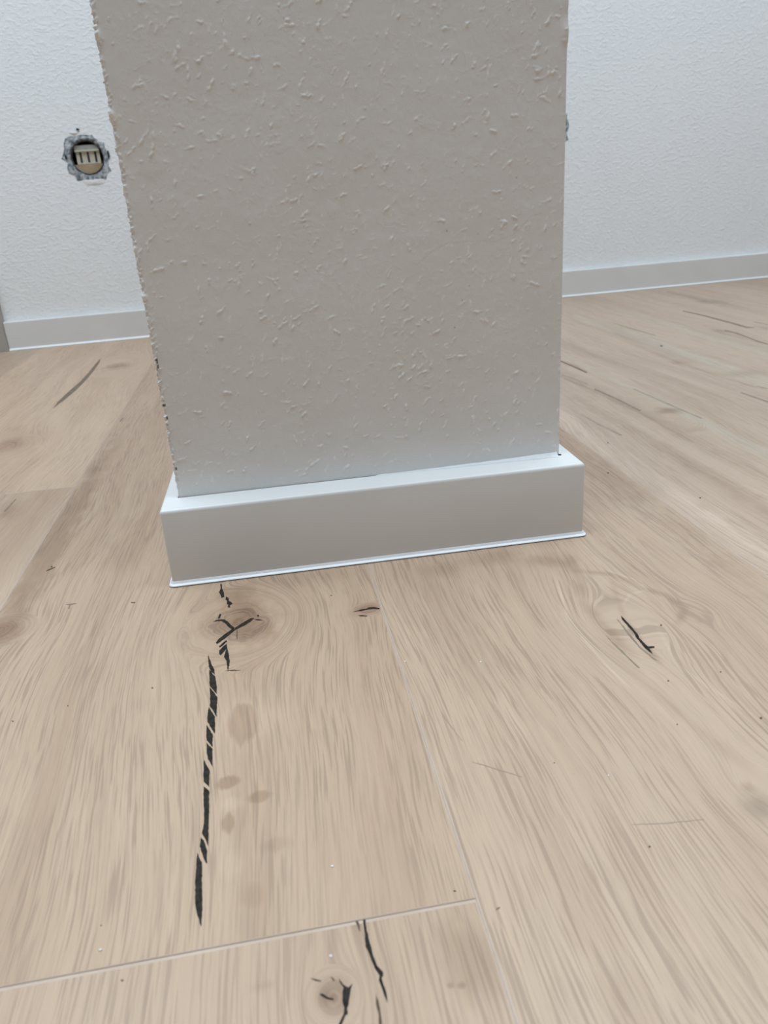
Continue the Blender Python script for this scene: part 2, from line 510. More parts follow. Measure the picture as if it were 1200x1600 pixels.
def crack(pts, o, s, mat=M_CRACK, name='crack', top=0.00012):
    """outline in crop pixels (origin o, scale s) laid into the floor surface"""
    P0 = [at(o[0] + a / s, o[1] + b / s) for a, b in pts]
    jr = random.Random(int(pts[0][0] * 7 + pts[0][1]))
    P = []
    for i, a in enumerate(P0):
        b = P0[(i + 1) % len(P0)]
        d = b - a
        k = min(8, max(1, int(d.length / 0.0012)))
        nrm = Vector((-d.y, d.x, 0)).normalized() if d.length > 1e-7 else Vector()
        for q in range(k):
            P.append(a + d * (q / k) + nrm * (jr.uniform(-1, 1) * min(0.00016, d.length * 0.04) if q else 0))
    bm = bmesh.new()
    t = [bm.verts.new((p.x, p.y, top)) for p in P]
    b = [bm.verts.new((p.x, p.y, -0.0010)) for p in P]
    f = bm.faces.new(t)
    for i in range(len(P)):
        j = (i + 1) % len(P)
        bm.faces.new((t[i], b[i], b[j], t[j]))
    bmesh.ops.triangulate(bm, faces=[f])
    c = sum(P, Vector()) / len(P)
    return link(name, bm_mesh(name, bm), mat, plank_at(c))


O2, O3 = (250, 890), (250, 1150)
for pts in (
    [(225, 393), (230, 412), (240, 440), (256, 470), (257, 495), (240, 478), (231, 462), (226, 430)],
    [(231, 468), (245, 486), (258, 500), (268, 550), (266, 583), (250, 564), (233, 546), (231, 500)],
    [(233, 552), (250, 572), (269, 597), (267, 640), (265, 690), (252, 668), (234, 640), (235, 600)],
    [(228, 645), (243, 668), (258, 690), (259, 735), (257, 770), (240, 742), (222, 712), (223, 675)],
    [(219, 728), (234, 752), (248, 776), (246, 832), (232, 815), (219, 800), (217, 760)],
    [(276, 360), (292, 346), (312, 330), (314, 338), (292, 358), (280, 366)],
    [(283, 66), (290, 70), (291, 90), (300, 108), (302, 128), (287, 133), (284, 118), (276, 105), (284, 92)],
    [(310, 125), (322, 135), (325, 148), (333, 152), (341, 160), (328, 168), (330, 178), (318, 178), (320, 165), (312, 160), (315, 148), (307, 140)],
    [(280, 208), (287, 210), (283, 222), (275, 235), (272, 225)],
    [(248, 245), (265, 236), (298, 233), (318, 243), (335, 262), (351, 274), (340, 281), (322, 270), (305, 252), (290, 242), (268, 242)],
    [(349, 274), (375, 258), (400, 242), (425, 228), (442, 228), (430, 240), (405, 258), (380, 270), (357, 282)],
    [(440, 234), (465, 233), (480, 238), (460, 239)],
    [(341, 276), (357, 281), (330, 303), (303, 325), (290, 333), (268, 350), (262, 342), (275, 325), (305, 302), (325, 288)],
    [(277, 380), (296, 360), (313, 348), (316, 365), (300, 385), (284, 402), (277, 395)],
    [(302, 400), (314, 362), (320, 385), (327, 425), (326, 450), (316, 462), (312, 430), (300, 410)],
    [(315, 457), (322, 458), (319, 482)],
    [(455, 214), (460, 211), (465, 216), (461, 221), (456, 219)],
    [(905, 199), (940, 188), (965, 184), (978, 178), (1003, 177), (1029, 181), (1029, 187), (1000, 185), (972, 188), (940, 195)],
    [(928, 216), (945, 214), (972, 216), (968, 220), (940, 219)],
    [(798, 120), (806, 120), (804, 124)],
):
    crack(pts, O2, 3.0)
crack([(358, 285), (363, 285), (363, 326), (359, 326)], O2, 3.0, M_CRACK2)
crack([(310, 474), (340, 470), (380, 471), (350, 476)], O2, 3.0, M_CRACK2)
for pts in (
    [(290, 40), (308, 62), (329, 82), (328, 110), (330, 195), (315, 170), (300, 145), (292, 95)],
    [(275, 150), (290, 180), (310, 215), (308, 320), (290, 302), (272, 285), (272, 200)],
    [(272, 315), (290, 328), (308, 345), (308, 450), (304, 560), (302, 690), (290, 660), (275, 630), (262, 610), (272, 560), (275, 500), (272, 400)],
    [(255, 635), (275, 655), (296, 720), (294, 800), (285, 790), (262, 730), (248, 690)],
    [(233, 730), (262, 790), (264, 830), (262, 950), (266, 1020), (264, 1120), (257, 1192), (248, 1170), (230, 1110), (220, 1030), (220, 900), (228, 790)],
):
    crack(pts, O3, 4.0)
O4 = (800, 820)
crack([(510, 425), (525, 440), (560, 478), (590, 515), (600, 535), (630, 565), (638, 571), (668, 570), (668, 577), (643, 580),
       (660, 606), (650, 600), (620, 575), (600, 550), (583, 530), (570, 505), (535, 465), (515, 442)], O4, 3.0, M_CRACK)
crack([(490, 440), (500, 448), (560, 520), (600, 570), (650, 612), (680, 638), (660, 628), (600, 580), (540, 510)], O4, 3.0, M_CRACK3)
crack([(440, 520), (500, 575), (600, 672), (590, 670), (495, 580)], O4, 3.0, M_CRACK3)
O5 = (400, 1350)
for pts, mt in (
    ([(447, 232), (456, 232), (460, 265), (472, 320), (485, 370), (505, 425), (530, 452), (530, 465), (524, 475), (530, 500), (545, 545),
      (548, 580), (540, 560), (522, 510), (512, 485), (515, 465), (495, 435), (470, 370), (457, 345), (454, 300)], M_CRACK),
    ([(415, 240), (425, 238), (433, 258), (435, 283), (428, 275)], M_CRACK2),
    ([(345, 475), (365, 505), (385, 515), (402, 500), (395, 520), (392, 545), (386, 585), (380, 600), (383, 625), (372, 632), (365, 652),
      (350, 690), (338, 690), (353, 650), (365, 625), (368, 600), (360, 570), (360, 535), (365, 515), (350, 495)], M_CRACK),
    ([(265, 543), (275, 540), (300, 556), (325, 562), (322, 567), (298, 564), (275, 552)], M_CRACK),
    ([(310, 470), (320, 474), (330, 485), (322, 488)], M_CRACK2),
    ([(500, 540), (510, 570), (522, 640), (525, 690), (515, 690), (512, 640), (500, 580)], M_CRACK2),
    ([(228, 476), (250, 480), (272, 487), (270, 491), (245, 487)], M_CRACK2),
    ([(822, 110), (832, 111), (834, 116), (824, 115)], M_CRACK),
    ([(1000, 194), (1004, 184), (1018, 180), (1016, 184), (1006, 190)], M_CRACK2),
):
    crack(pts, O5, 2.667, mt)
O6 = (0, 520)
for pts, mt in (
    ([(526, 132), (518, 155), (490, 197), (443, 252), (393, 302), (335, 350), (275, 395), (300, 360), (350, 313), (420, 252), (460, 208), (495, 165)], M_CRACK5),
    ([(238, 1243), (255, 1230), (288, 1219), (288, 1223), (262, 1235)], M_CRACK2),
    ([(264, 1216), (272, 1214), (274, 1221), (266, 1222)], M_CRACK2),
    ([(680, 1403), (705, 1403), (704, 1408), (686, 1408)], M_CRACK2),
    ([(340, 1415), (398, 1408), (398, 1411), (370, 1417), (360, 1440), (355, 1436), (362, 1418)], M_CRACK3),
    ([(622, 462), (640, 440), (642, 446), (630, 462)], M_CRACK3),
    ([(20, 930), (80, 865), (84, 868), (26, 934)], M_CRACK3),
):
    crack(pts, O6, 3.3333, mt)
O7 = (850, 350)
for pts, mt in (
    ([(86, 730), (150, 757), (232, 794), (226, 799), (150, 764), (86, 737)], M_CRACK5),
    ([(95, 805), (170, 828), (240, 856), (235, 861), (160, 833), (95, 812)], M_CRACK4),
    ([(270, 880), (400, 938), (520, 1000), (510, 1002), (390, 943), (270, 888)], M_CRACK6),
    ([(480, 880), (620, 940), (850, 1040), (840, 1042), (610, 944), (480, 886)], M_CRACK4),
    ([(1050, 900), (1200, 950), (1200, 957), (1060, 908)], M_CRACK6),
    ([(360, 526), (480, 560), (600, 596), (600, 601), (480, 567)], M_CRACK4),
    ([(200, 1020), (300, 1070), (420, 1130), (410, 1134), (290, 1076)], M_CRACK4),
    ([(338, 1168), (348, 1170), (346, 1177), (338, 1176)], M_CRACK6),
    ([(620, 650), (634, 651), (634, 657), (622, 657)], M_CRACK4),
):
    crack(pts, O7, 3.4286, mt)
O8 = (1000, 420)
for pts, mt in (
    ([(250, 210), (440, 250), (640, 290), (700, 296), (840, 322), (830, 332), (640, 312), (440, 262), (250, 222)], M_CRACK4),
    ([(400, 390), (600, 432), (880, 505), (995, 540), (1085, 552), (1000, 558), (870, 520), (590, 444), (400, 400)], M_CRACK6),
    ([(700, 565), (740, 590), (860, 622), (850, 630), (740, 604), (705, 582)], M_CRACK4),
    ([(790, 570), (900, 596), (1020, 640), (1120, 680), (1200, 702), (1200, 712), (1110, 688), (1010, 648), (890, 606), (800, 588)], M_CRACK6),
    ([(1060, 492), (1200, 520), (1200, 528), (1080, 504)], M_CRACK4),
    ([(1090, 1098), (1150, 1108), (1200, 1122), (1200, 1128), (1140, 1116)], M_CRACK4),
    ([(190, 718), (215, 718), (213, 728), (195, 728)], M_CRACK4),
):
    crack(pts, O8, 6.0, mt)
# hair line scratches on the swirl-grained plank
crack([(500, 902), (560, 915), (720, 962), (840, 1000), (840, 1005), (720, 969), (560, 921)], (620, 980), 4.286, M_CRACK4, 'scratch')
crack([(300, 570), (330, 610), (440, 760), (436, 764), (322, 614)], (620, 980), 4.286, M_CRACK4, 'scratch')
crack([(560, 265), (700, 258), (900, 240), (900, 243), (700, 263)], (800, 1200), 3.0, M_CRACK4, 'scratch')
for (px, py, r_) in ((1189, 1122, 2.2), (1044, 1064, 1.6), (1033, 977, 1.8), (1015, 1323, 2.0), (1126, 1050, 1.3), (1058, 1132, 1.2), (20, 1127, 1.3),
                     (238, 1075, 1.6), (106, 1103, 1.1), (191, 1532, 2.2), (158, 1446, 1.4), (950, 739, 1.4), (1094, 778, 1.4), (866, 1192, 1.2), (303, 906, 0.5)):
    crack([(r_ * math.cos(a), r_ * 0.8 * math.sin(a)) for a in [k * math.pi / 3 for k in range(6)]], (px, py), 1.0, M_CRACK2, 'fleck')

# ------------------------------------------------------------------ back wall with two open box holes
HOLES = [(-0.2165, 0.3545), (0.7480, 0.3590)]
ZT = 2.5


def back_wall():
    bm = bmesh.new()
    hx = 0.05
    N = 24
    xs = [X0, HOLES[0][0] - hx, HOLES[0][0] + hx, HOLES[1][0] - hx, HOLES[1][0] + hx, X1]
    P = lambda x, z: (x, back_y(x, WB), z)
    quad = lambda a, b, c, d: bm.faces.new([bm.verts.new(P(*q)) for q in (a, b, c, d)])
    rng = random.Random(5)
    for i in range(5):
        x0, x1 = xs[i], xs[i + 1]
        if i in (0, 2, 4):
            quad((x0, -0.02), (x1, -0.02), (x1, ZT), (x0, ZT))
        else:
            cx, cz = HOLES[i // 2]
            z0, z1 = cz - hx, cz + hx
            quad((x0, -0.02), (x1, -0.02), (x1, z0), (x0, z0))
            quad((x0, z1), (x1, z1), (x1, ZT), (x0, ZT))
            sq, ci = [], []
            for k in range(N):
                a = 2 * math.pi * (k + 0.5) / N + math.pi / 4
                c, s = math.cos(a), math.sin(a)
                q = hx / max(abs(c), abs(s))
                sq.append((cx + c * q, cz + s * q))
                r = 0.0385 * (1 + rng.uniform(-0.07, 0.07))
                ci.append((cx + c * r, cz + s * r))
            vsq = [bm.verts.new(P(*q)) for q in sq]
            vci = [bm.verts.new(P(*q)) for q in ci]
            vin = [bm.verts.new((q[0], back_y(q[0], WB + 0.02), q[1])) for q in ci]
            for k in range(N):
                j = (k + 1) % N
                bm.faces.new((vsq[k], vsq[j], vci[j], vci[k]))
                bm.faces.new((vci[k], vci[j], vin[j], vin[k]))
            for k in range(N):                       # square corners
                j = (k + 1) % N
                ax, az = sq[k]
                bx_, bz = sq[j]
                if abs(ax - bx_) > 1e-6 and abs(az - bz) > 1e-6:
                    qx = ax if abs(abs(ax - cx) - hx) < 1e-6 else bx_
                    qz = az if abs(abs(az - cz) - hx) < 1e-6 else bz
                    bm.faces.new((vsq[k], bm.verts.new(P(qx, qz)), vsq[j]))
    bmesh.ops.remove_doubles(bm, verts=bm.verts, dist=1e-6)
    return bm_mesh('wall_back', bm)


link('wall_back', back_wall(), M_WALL, kind='structure', label='white woodchip wall behind the pier, bluish light put into its colour')


def junction_box(label, cx, cz, detail=True):
    root = bpy.data.objects.new('junction_box', None)
    COL.objects.link(root)
    root.location = (cx, back_y(cx, WB), cz)
    root.rotation_euler = (0, 0, math.atan(AW))
    root['label'] = label
    root['category'] = 'socket box'
    root['group'] = 'open wall boxes'
    rng = random.Random(11)
    N = 32
    # cup: open cylinder with a back
    bm = bmesh.new()
    prof = [(0.0305, -0.001), (0.0295, -0.001), (0.0290, 0.042)]
    rows = [[bm.verts.new((r * math.cos(2 * math.pi * k / N), y, r * math.sin(2 * math.pi * k / N))) for k in range(N)] for r, y in prof]
    for a, b in zip(rows, rows[1:]):
        for k in range(N):
            j = (k + 1) % N
            bm.faces.new((a[k], a[j], b[j], b[k]))
    bm.faces.new(rows[-1])
    link('cup', bm_mesh('cup', bm), M_CUP, root)
    # ragged plaster ring round the cup
    bm = bmesh.new()
    inner, mid, outer = [], [], []
    for k in range(N):
        a = 2 * math.pi * k / N
        c, s = math.cos(a), math.sin(a)
        ro = 0.0415 + rng.uniform(-0.004, 0.004) + (0.006 if s < -0.5 else 0) + (0.004 if c < -0.5 and s > 0 else 0)
        inner.append(bm.verts.new((0.0292 * c, 0.003, 0.0292 * s)))
        rm = 0.0345 + rng.uniform(-0.002, 0.002)
        mid.append(bm.verts.new((rm * c, -0.0012 + rng.uniform(-0.0012, 0.001), rm * s)))
        outer.append(bm.verts.new((ro * c, -0.0002, ro * s)))
    for a, b in ((inner, mid), (mid, outer)):
        for k in range(N):
            j = (k + 1) % N
            bm.faces.new((a[k], a[j], b[j], b[k]))
    link('plaster_rim', bm_mesh('plaster_rim', bm), M_PLASTER, root)
    if detail:
        def box(name, x0, x1, y0, y1, z0, z1, mat, parent, bev=0.0008):
            bm = bmesh.new()
            bmesh.ops.create_cube(bm, size=1.0, matrix=Matrix.Translation(((x0 + x1) / 2, (y0 + y1) / 2, (z0 + z1) / 2)) @
                                  Matrix.Diagonal((x1 - x0, y1 - y0, z1 - z0, 1)))
            bmesh.ops.bevel(bm, geom=bm.edges[:], offset=bev, segments=2, affect='EDGES')
            return link(name, bm_mesh(name, bm), mat, parent)
        blk = box('terminal_block', -0.0215, 0.0235, 0.006, 0.030, -0.012, 0.0125, M_CREAM, root)
        box('terminal_cap', -0.0225, 0.0245, 0.003, 0.030, 0.0125, 0.0225, M_STEEL, root)
        box('cap_ridge', -0.0228, 0.0235, 0.0015, 0.010, 0.0105, 0.0140, M_CREAM, root)
        for q in (-0.0125, 0.0015, 0.0155):
            box('slot', q - 0.0022, q + 0.0018, 0.0052, 0.010, -0.0085, 0.0102, M_CUP, blk, 0.0003)
        # tan half-moon insert below the terminals
        bm = bmesh.new()
        pts = [(0.0295 * math.cos(a), 0.0295 * math.sin(a)) for a in [math.pi * (1.13 + 0.74 * k / 14) for k in range(15)]]
        f0 = [bm.verts.new((p[0], 0.006, p[1])) for p in pts]
        f1 = [bm.verts.new((p[0], 0.030, p[1])) for p in pts]
        bm.faces.new(f0)
        bm.faces.new(f1)
        for k in range(15):
            j = (k + 1) % 15
            bm.faces.new((f0[k], f0[j], f1[j], f1[k]))
        link('box_insert', bm_mesh('box_insert', bm), M_TAN, root)
        # smear of white filler under the box, and a chip of plaster above it
        for (x0, z0, rx, rz, nm) in ((0.004, -0.045, 0.022, 0.006, 'filler_smear'), (-0.017, 0.044, 0.008, 0.003, 'filler_smear')):
            bm = bmesh.new()
            c = bm.verts.new((x0, -0.0035, z0))
            rim = []
            for k in range(14):
                a = 2 * math.pi * k / 14
                q = 1 + rng.uniform(-0.15, 0.15)
                rim.append(bm.verts.new((x0 + rx * q * math.cos(a), -0.0003, z0 + rz * q * math.sin(a) + 0.10 * (rx * math.cos(a)) ** 2 / rx)))
            for k in range(14):
                bm.faces.new((c, rim[k], rim[(k + 1) % 14]))
            link(nm, bm_mesh(nm, bm, True), M_CRUMB, root)
        # dark screw holes either side and a nick above
        for (x0, z0, rx, rz) in ((0.0405, 0.003, 0.0022, 0.0075), (-0.0395, 0.002, 0.0022, 0.004), (-0.008, 0.050, 0.003, 0.002)):
            bm = bmesh.new()
            rim = [bm.verts.new((x0 + rx * math.cos(k * math.pi / 5), -0.0022, z0 + rz * math.sin(k * math.pi / 5))) for k in range(10)]
            rib = [bm.verts.new((v.co.x, 0.0, v.co.z)) for v in rim]
            bm.faces.new(rim)
            for k in range(10):
                bm.faces.new((rim[k], rim[(k + 1) % 10], rib[(k + 1) % 10], rib[k]))
            link('screw_hole', bm_mesh('screw_hole', bm), M_GAP, root)
    return root


junction_box('open wall box with cream terminal block left of the pier', *HOLES[0])
junction_box('open wall box mostly hidden behind the right edge of the pier', *HOLES[1], detail=False)

# ------------------------------------------------------------------ skirting boards along the back wall
PROF_BACK = [(-WB + 0.0002, 0.001), (-WB + 0.0002, HB), (-0.0022, HB), (-0.0010, HB - 0.0004), (-0.0003, HB - 0.0011), (0, HB - 0.0024), (0, 0.0035),
             (-0.002, 0.001)]
PROF_LIP = [(-0.002, 0.0002), (0.0030, 0.0002), (0.0036, 0.0008), (0.0030, 0.0017), (0.0012, 0.0030), (-0.0002, 0.0046), (-0.002, 0.0046)]
nb = Vector((AW, -1, 0)).normalized()


def straight(x0, x1):
    return [(x0, back_y(x0), nb.x, nb.y), (x1, back_y(x1), nb.x, nb.y)]


XC = -0.4415                                        # where the door casing stands against the left run
PIER_L = pier(XL, 1.2).x
PIER_R = pier(XR, 1.2).x
for nm, x0, x1, lb in (('baseboard_left', XC, PIER_L, 'white baseboard on the back wall left of the pier'),
                       ('baseboard_right', PIER_R, X1, 'white baseboard on the back wall right of the pier')):
    b = link(nm, sweep(straight(x0, x1), PROF_BACK + [PROF_BACK[0]], nm, False), M_BOARD, kind='structure', label=lb)
    link('sealing_lip', sweep(straight(x0, x1), PROF_LIP + [PROF_LIP[0]], 'sealing_lip', False), M_LIP, b, label='soft white sealing lip on the floor')

# door casing at the far left
bm = bmesh.new()
vv = []
for z in (0.0003, 2.1):
    vv.append([bm.verts.new((x, back_y(x, o), z)) for x, o in ((XC - 0.07, WB), (XC - 0.07, -0.006), (XC - 0.003, -0.006), (XC - 0.0005, -0.0035), (XC - 0.0005, WB))])
for i in range(5):
    j = (i + 1) % 5
    bm.faces.new((vv[0][i], vv[0][j], vv[1][j], vv[1][i]))
bm.faces.new(vv[0])
bm.faces.new(vv[1])
link('trim_1', bm_mesh('trim_1', bm), M_CASING, kind='structure', label='door casing at the left end of the back baseboard, shade put into its colour')

# ------------------------------------------------------------------ the pier: end of a partition wall, papered in woodchip
rng = np.random.default_rng(7)
DX = 0.00058
R0 = 0.0016
DEPTH = 0.03


def perimeter():
    P = []
    for d in np.arange(DEPTH, R0, -0.0012):
        P.append((XL, T + d, -1, 0))
    for a in np.linspace(0, math.pi / 2, 6)[1:-1]:
        P.append((XL + R0 - R0 * math.cos(a), T + R0 - R0 * math.sin(a), -math.cos(a), -math.sin(a)))
    for x in np.arange(XL + R0, XR - R0, DX):
        P.append((x, T, 0, -1))
    for a in np.linspace(0, math.pi / 2, 6)[1:-1]:
        P.append((XR - R0 + R0 * math.sin(a), T + R0 - R0 * math.cos(a), math.sin(a), -math.cos(a)))
    for d in np.arange(R0, DEPTH, 0.0012):
        P.append((XR, T + d, 1, 0))
    return np.array(P)


PP = perimeter()
ZZ = np.arange(0.050, 0.440, DX)
nc, nr = len(PP), len(ZZ)
s_arc = np.concatenate([[0], np.cumsum(np.hypot(np.diff(PP[:, 0]), np.diff(PP[:, 1])))])
SX, SZ = np.meshgrid(s_arc, ZZ)
Ht = np.zeros((nr, nc))
chipm = np.zeros((nr, nc))


def smooth_noise(shape, cell, amp):
    h, w = shape
    gy, gx = int(h / cell) + 3, int(w / cell) + 3
    g = rng.normal(0, 1, (gy, gx))
    yy = np.linspace(0, gy - 2.001, h)
    xx = np.linspace(0, gx - 2.001, w)
    y0, x0 = yy.astype(int), xx.astype(int)
    fy, fx = (yy - y0)[:, None], (xx - x0)[None, :]
    fy, fx = fy * fy * (3 - 2 * fy), fx * fx * (3 - 2 * fx)
    g00, g01 = g[y0][:, x0], g[y0][:, x0 + 1]
    g10, g11 = g[y0 + 1][:, x0], g[y0 + 1][:, x0 + 1]
    return amp * ((g00 * (1 - fx) + g01 * fx) * (1 - fy) + (g10 * (1 - fx) + g11 * fx) * fy)


Ht += smooth_noise((nr, nc), 60, 0.00012) + smooth_noise((nr, nc), 12, 0.00003) + smooth_noise((nr, nc), 4, 0.000012)


def stamp(s, z, ln, wd, ang, h, br):
    r = ln * 1.3
    c0, c1 = np.searchsorted(s_arc, (s - r, s + r))
    r0, r1 = np.searchsorted(ZZ, (z - r, z + r))
    if c1 <= c0 or r1 <= r0:
        return
    dx, dz = SX[r0:r1, c0:c1] - s, SZ[r0:r1, c0:c1] - z
    u = dx * math.cos(ang) + dz * math.sin(ang)
    v = -dx * math.sin(ang) + dz * math.cos(ang)
    v = v + (0.6 * wd * np.sin(u / ln * 2.2 + s * 900) + 0.25 * wd * np.sin(u / ln * 7 + s * 1700)) * min(1.0, ln / 0.002)
    q = (u / ln) ** 2 + (v / wd) ** 2
    k = np.clip((1.25 - q) * (0.75 + 0.35 * np.sin(u / ln * 5 + s * 3100)), 0, 1)
    k = k * k * (3 - 2 * k)
    Ht[r0:r1, c0:c1] = np.maximum(Ht[r0:r1, c0:c1], Ht[r0:r1, c0:c1] * (1 - 0.5 * k) + h * k)
    chipm[r0:r1, c0:c1] = np.maximum(chipm[r0:r1, c0:c1], br * k)


L = s_arc[-1]
for i in range(2100):
    big = rng.random() < 0.30
    ln = rng.uniform(0.0020, 0.0046) if big else rng.uniform(0.0007, 0.0020)
    wd = rng.uniform(0.00055, 0.0010) if big else rng.uniform(0.0004, 0.0007)
    a = rng.normal(1.05, 0.35) if rng.random() < 0.68 else rng.uniform(-0.4, 0.6)
    stamp(rng.uniform(0, L), rng.uniform(0.062, 0.44), ln, wd, a, (0.00007 + 0.00029 * rng.random() ** 1.6) * (1.25 if big else 0.8), rng.uniform(0.25, 1.0))

# ragged paper at the left corner, a calmer right corner with one bulge
sc_l = DEPTH - R0 + R0 * 0.8
sc_r = L - sc_l
for i in range(420):
    stamp(sc_l + rng.normal(0, 0.0012), rng.uniform(0.062, 0.43), rng.uniform(0.0006, 0.0016), rng.uniform(0.0003, 0.0006), rng.uniform(-0.3, 1.2),
          rng.uniform(0.0002, 0.0008), rng.uniform(0.3, 0.9))
for i in range(50):
    stamp(sc_r + rng.normal(0, 0.0012), rng.uniform(0.062, 0.43), rng.uniform(0.0006, 0.0016), rng.uniform(0.0003, 0.0006), rng.uniform(0.3, 1.5),
          rng.uniform(0.0001, 0.0004), rng.uniform(0.2, 0.6))
for (z, h) in ((0.3354, 0.0011), (0.352, 0.0005)):
    Ht += h * np.exp(-((SX - sc_r) / 0.003) ** 2 - ((SZ - z) / 0.006) ** 2)
for (z, h) in ((0.346, 0.0012), (0.304, 0.0012), (0.262, 0.0006), (0.228, 0.0006), (0.198, 0.0007)):
    Ht += h * np.exp(-((SX - sc_l) / 0.0022) ** 2 - ((SZ - z) / 0.003) ** 2)
    chipm = np.maximum(chipm, 0.8 * np.exp(-((SX - sc_l) / 0.0022) ** 2 - ((SZ - z) / 0.003) ** 2))
edge = np.exp(-((SX - sc_l) / 0.0016) ** 2)
jag = smooth_noise((nr, nc), 3, 1.0)
Ht += edge * np.clip(jag, -1.2, 1.8) * 0.00040
grime = np.zeros((nr, nc))
for (z0, z1, dens) in ((0.146, 0.158, 0.9), (0.112, 0.119, 0.5), (0.076, 0.086, 0.8), (0.125, 0.14, 0.15)):
    band_ = (SZ > z0) & (SZ < z1) & (np.abs(SX - sc_l - 0.0008) < 0.0011)
    sp = (smooth_noise((nr, nc), 2.2, 1.0) > 1.1 - dens * 0.7)
    grime = np.maximum(grime, band_ * sp * 0.9)
s_of = lambda xq: DEPTH - R0 + R0 * math.pi / 2 + (xq - XL - R0)
# hairline crack in the paint and a few specks
hl = [(0.1925, 0.2035), (0.2030, 0.2115), (0.2149, 0.2165), (0.2310, 0.2160), (0.2480, 0.2150), (0.2600, 0.2185), (0.2726, 0.2290), (0.2800, 0.2300)]
for (a, b) in zip(hl, hl[1:]):
    for t in np.linspace(0, 1, 26):
        xx = a[0] + (b[0] - a[0]) * t + rng.normal(0, 0.00008)
        zz = a[1] + (b[1] - a[1]) * t + rng.normal(0, 0.00008)
        w = np.exp(-(((SX[0] - s_of(xx)) / 0.00045) ** 2))[None, :] * np.exp(-(((ZZ - zz) / 0.00045) ** 2))[:, None] if t == -1 else None
        c0, r0 = np.searchsorted(s_arc, s_of(xx)), np.searchsorted(ZZ, zz)
        grime[r0, c0] = max(grime[r0, c0], 0.11)
        Ht[r0, c0] -= 0.00003
for (xq, zq, g) in ((0.2232, 0.178, 0.35), (0.2170, 0.160, 0.4), (0.2285, 0.187, 0.25), (0.262, 0.253, 0.3), (0.214, 0.2235, 0.35)):
    c0, r0 = np.searchsorted(s_arc, s_of(xq)), np.searchsorted(ZZ, zq)
    grime[r0:r0 + 2, c0:c0 + 2] = g
stain = 0.16 * np.exp(-((SX - s_of(0.0288)) / 0.006) ** 2 - ((SZ - 0.2696) / 0.004) ** 2)

# calm the paper where the skirting hides it, keep it flush at the ledge
fade = np.clip((SZ - 0.056) / 0.012, 0, 1) * np.clip((0.436 - SZ) / 0.02, 0, 1)
fade = fade * np.clip(SX / 0.012, 0, 1) * np.clip((L - SX) / 0.012, 0, 1)
Ht *= fade
chipm *= fade
cA, sA = math.cos(AP), math.sin(AP)
bx = PP[:, 0][None, :] + PP[:, 2][None, :] * Ht
by = PP[:, 1][None, :] + PP[:, 3][None, :] * Ht
# rows: floor, relief rows, ceiling; columns: back wall, strip, back wall
yb_l = 1.235
RXr = np.vstack([PP[:, 0][None, :], bx, PP[:, 0][None, :]])
RYr = np.vstack([PP[:, 1][None, :], by, PP[:, 1][None, :]])
RZr = np.vstack([np.full((1, nc), 0.0004), SZ, np.full((1, nc), ZT)])
RX = np.hstack([np.full((nr + 2, 1), XL), RXr, np.full((nr + 2, 1), XR)])
RY = np.hstack([np.full((nr + 2, 1), yb_l), RYr, np.full((nr + 2, 1), yb_l)])
RZ = np.hstack([RZr[:, :1], RZr, RZr[:, :1]])
pad = lambda a: np.pad(a, ((1, 1), (1, 1)))
co = np.stack([RX * cA - RY * sA, RX * sA + RY * cA, RZ], -1).reshape(-1, 3).astype(np.float32)
h_, w_ = RX.shape
idx = np.arange(h_ * w_).reshape(h_, w_)
quads = np.stack([idx[:-1, :-1], idx[:-1, 1:], idx[1:, 1:], idx[1:, :-1]], -1).reshape(-1, 4).astype(np.int32)
me = bpy.data.meshes.new('wall_middle')
me.vertices.add(len(co))
me.vertices.foreach_set('co', co.ravel())
me.loops.add(quads.size)
me.loops.foreach_set('vertex_index', quads.ravel())
me.polygons.add(len(quads))
me.polygons.foreach_set('loop_start', np.arange(0, quads.size, 4, dtype=np.int32))
me.polygons.foreach_set('loop_total', np.full(len(quads), 4, dtype=np.int32))
me.polygons.foreach_set('use_smooth', np.ones(len(quads), dtype=bool))
for nm, arr in (('chip', chipm), ('grime', grime), ('stain', stain)):
    at_ = me.attributes.new(nm, 'FLOAT', 'POINT')
    at_.data.foreach_set('value', pad(arr).ravel().astype(np.float32))
me.update(calc_edges=True)
me.validate()
link('wall_middle', me, M_PIER, kind='structure', label='end of a grey-white woodchip partition wall standing in the middle')

# ------------------------------------------------------------------ its wrap-round skirting
def pier_path(rad, n=5):
    """u-shaped path: left side from the back, front, right side; mitre normals, rounded folds"""
    c = []
    c.append((0, 1.19, -1, 0))
    for a in np.linspace(0, math.pi / 2, n):
        c.append((rad - rad * math.cos(a), rad - rad * math.sin(a), -math.cos(a), -math.sin(a)))
    for a in np.linspace(0, math.pi / 2, n):
        c.append((W - rad + rad * math.sin(a), rad - rad * math.cos(a), math.sin(a), -math.cos(a)))
    c.append((W, 1.19, 1, 0))
    out = []
    for x, y, nx, ny in c:
        p = pier(x, y)
        q = pier(nx, ny)
        out.append((p.x, p.y, q.x, q.y))
    return out


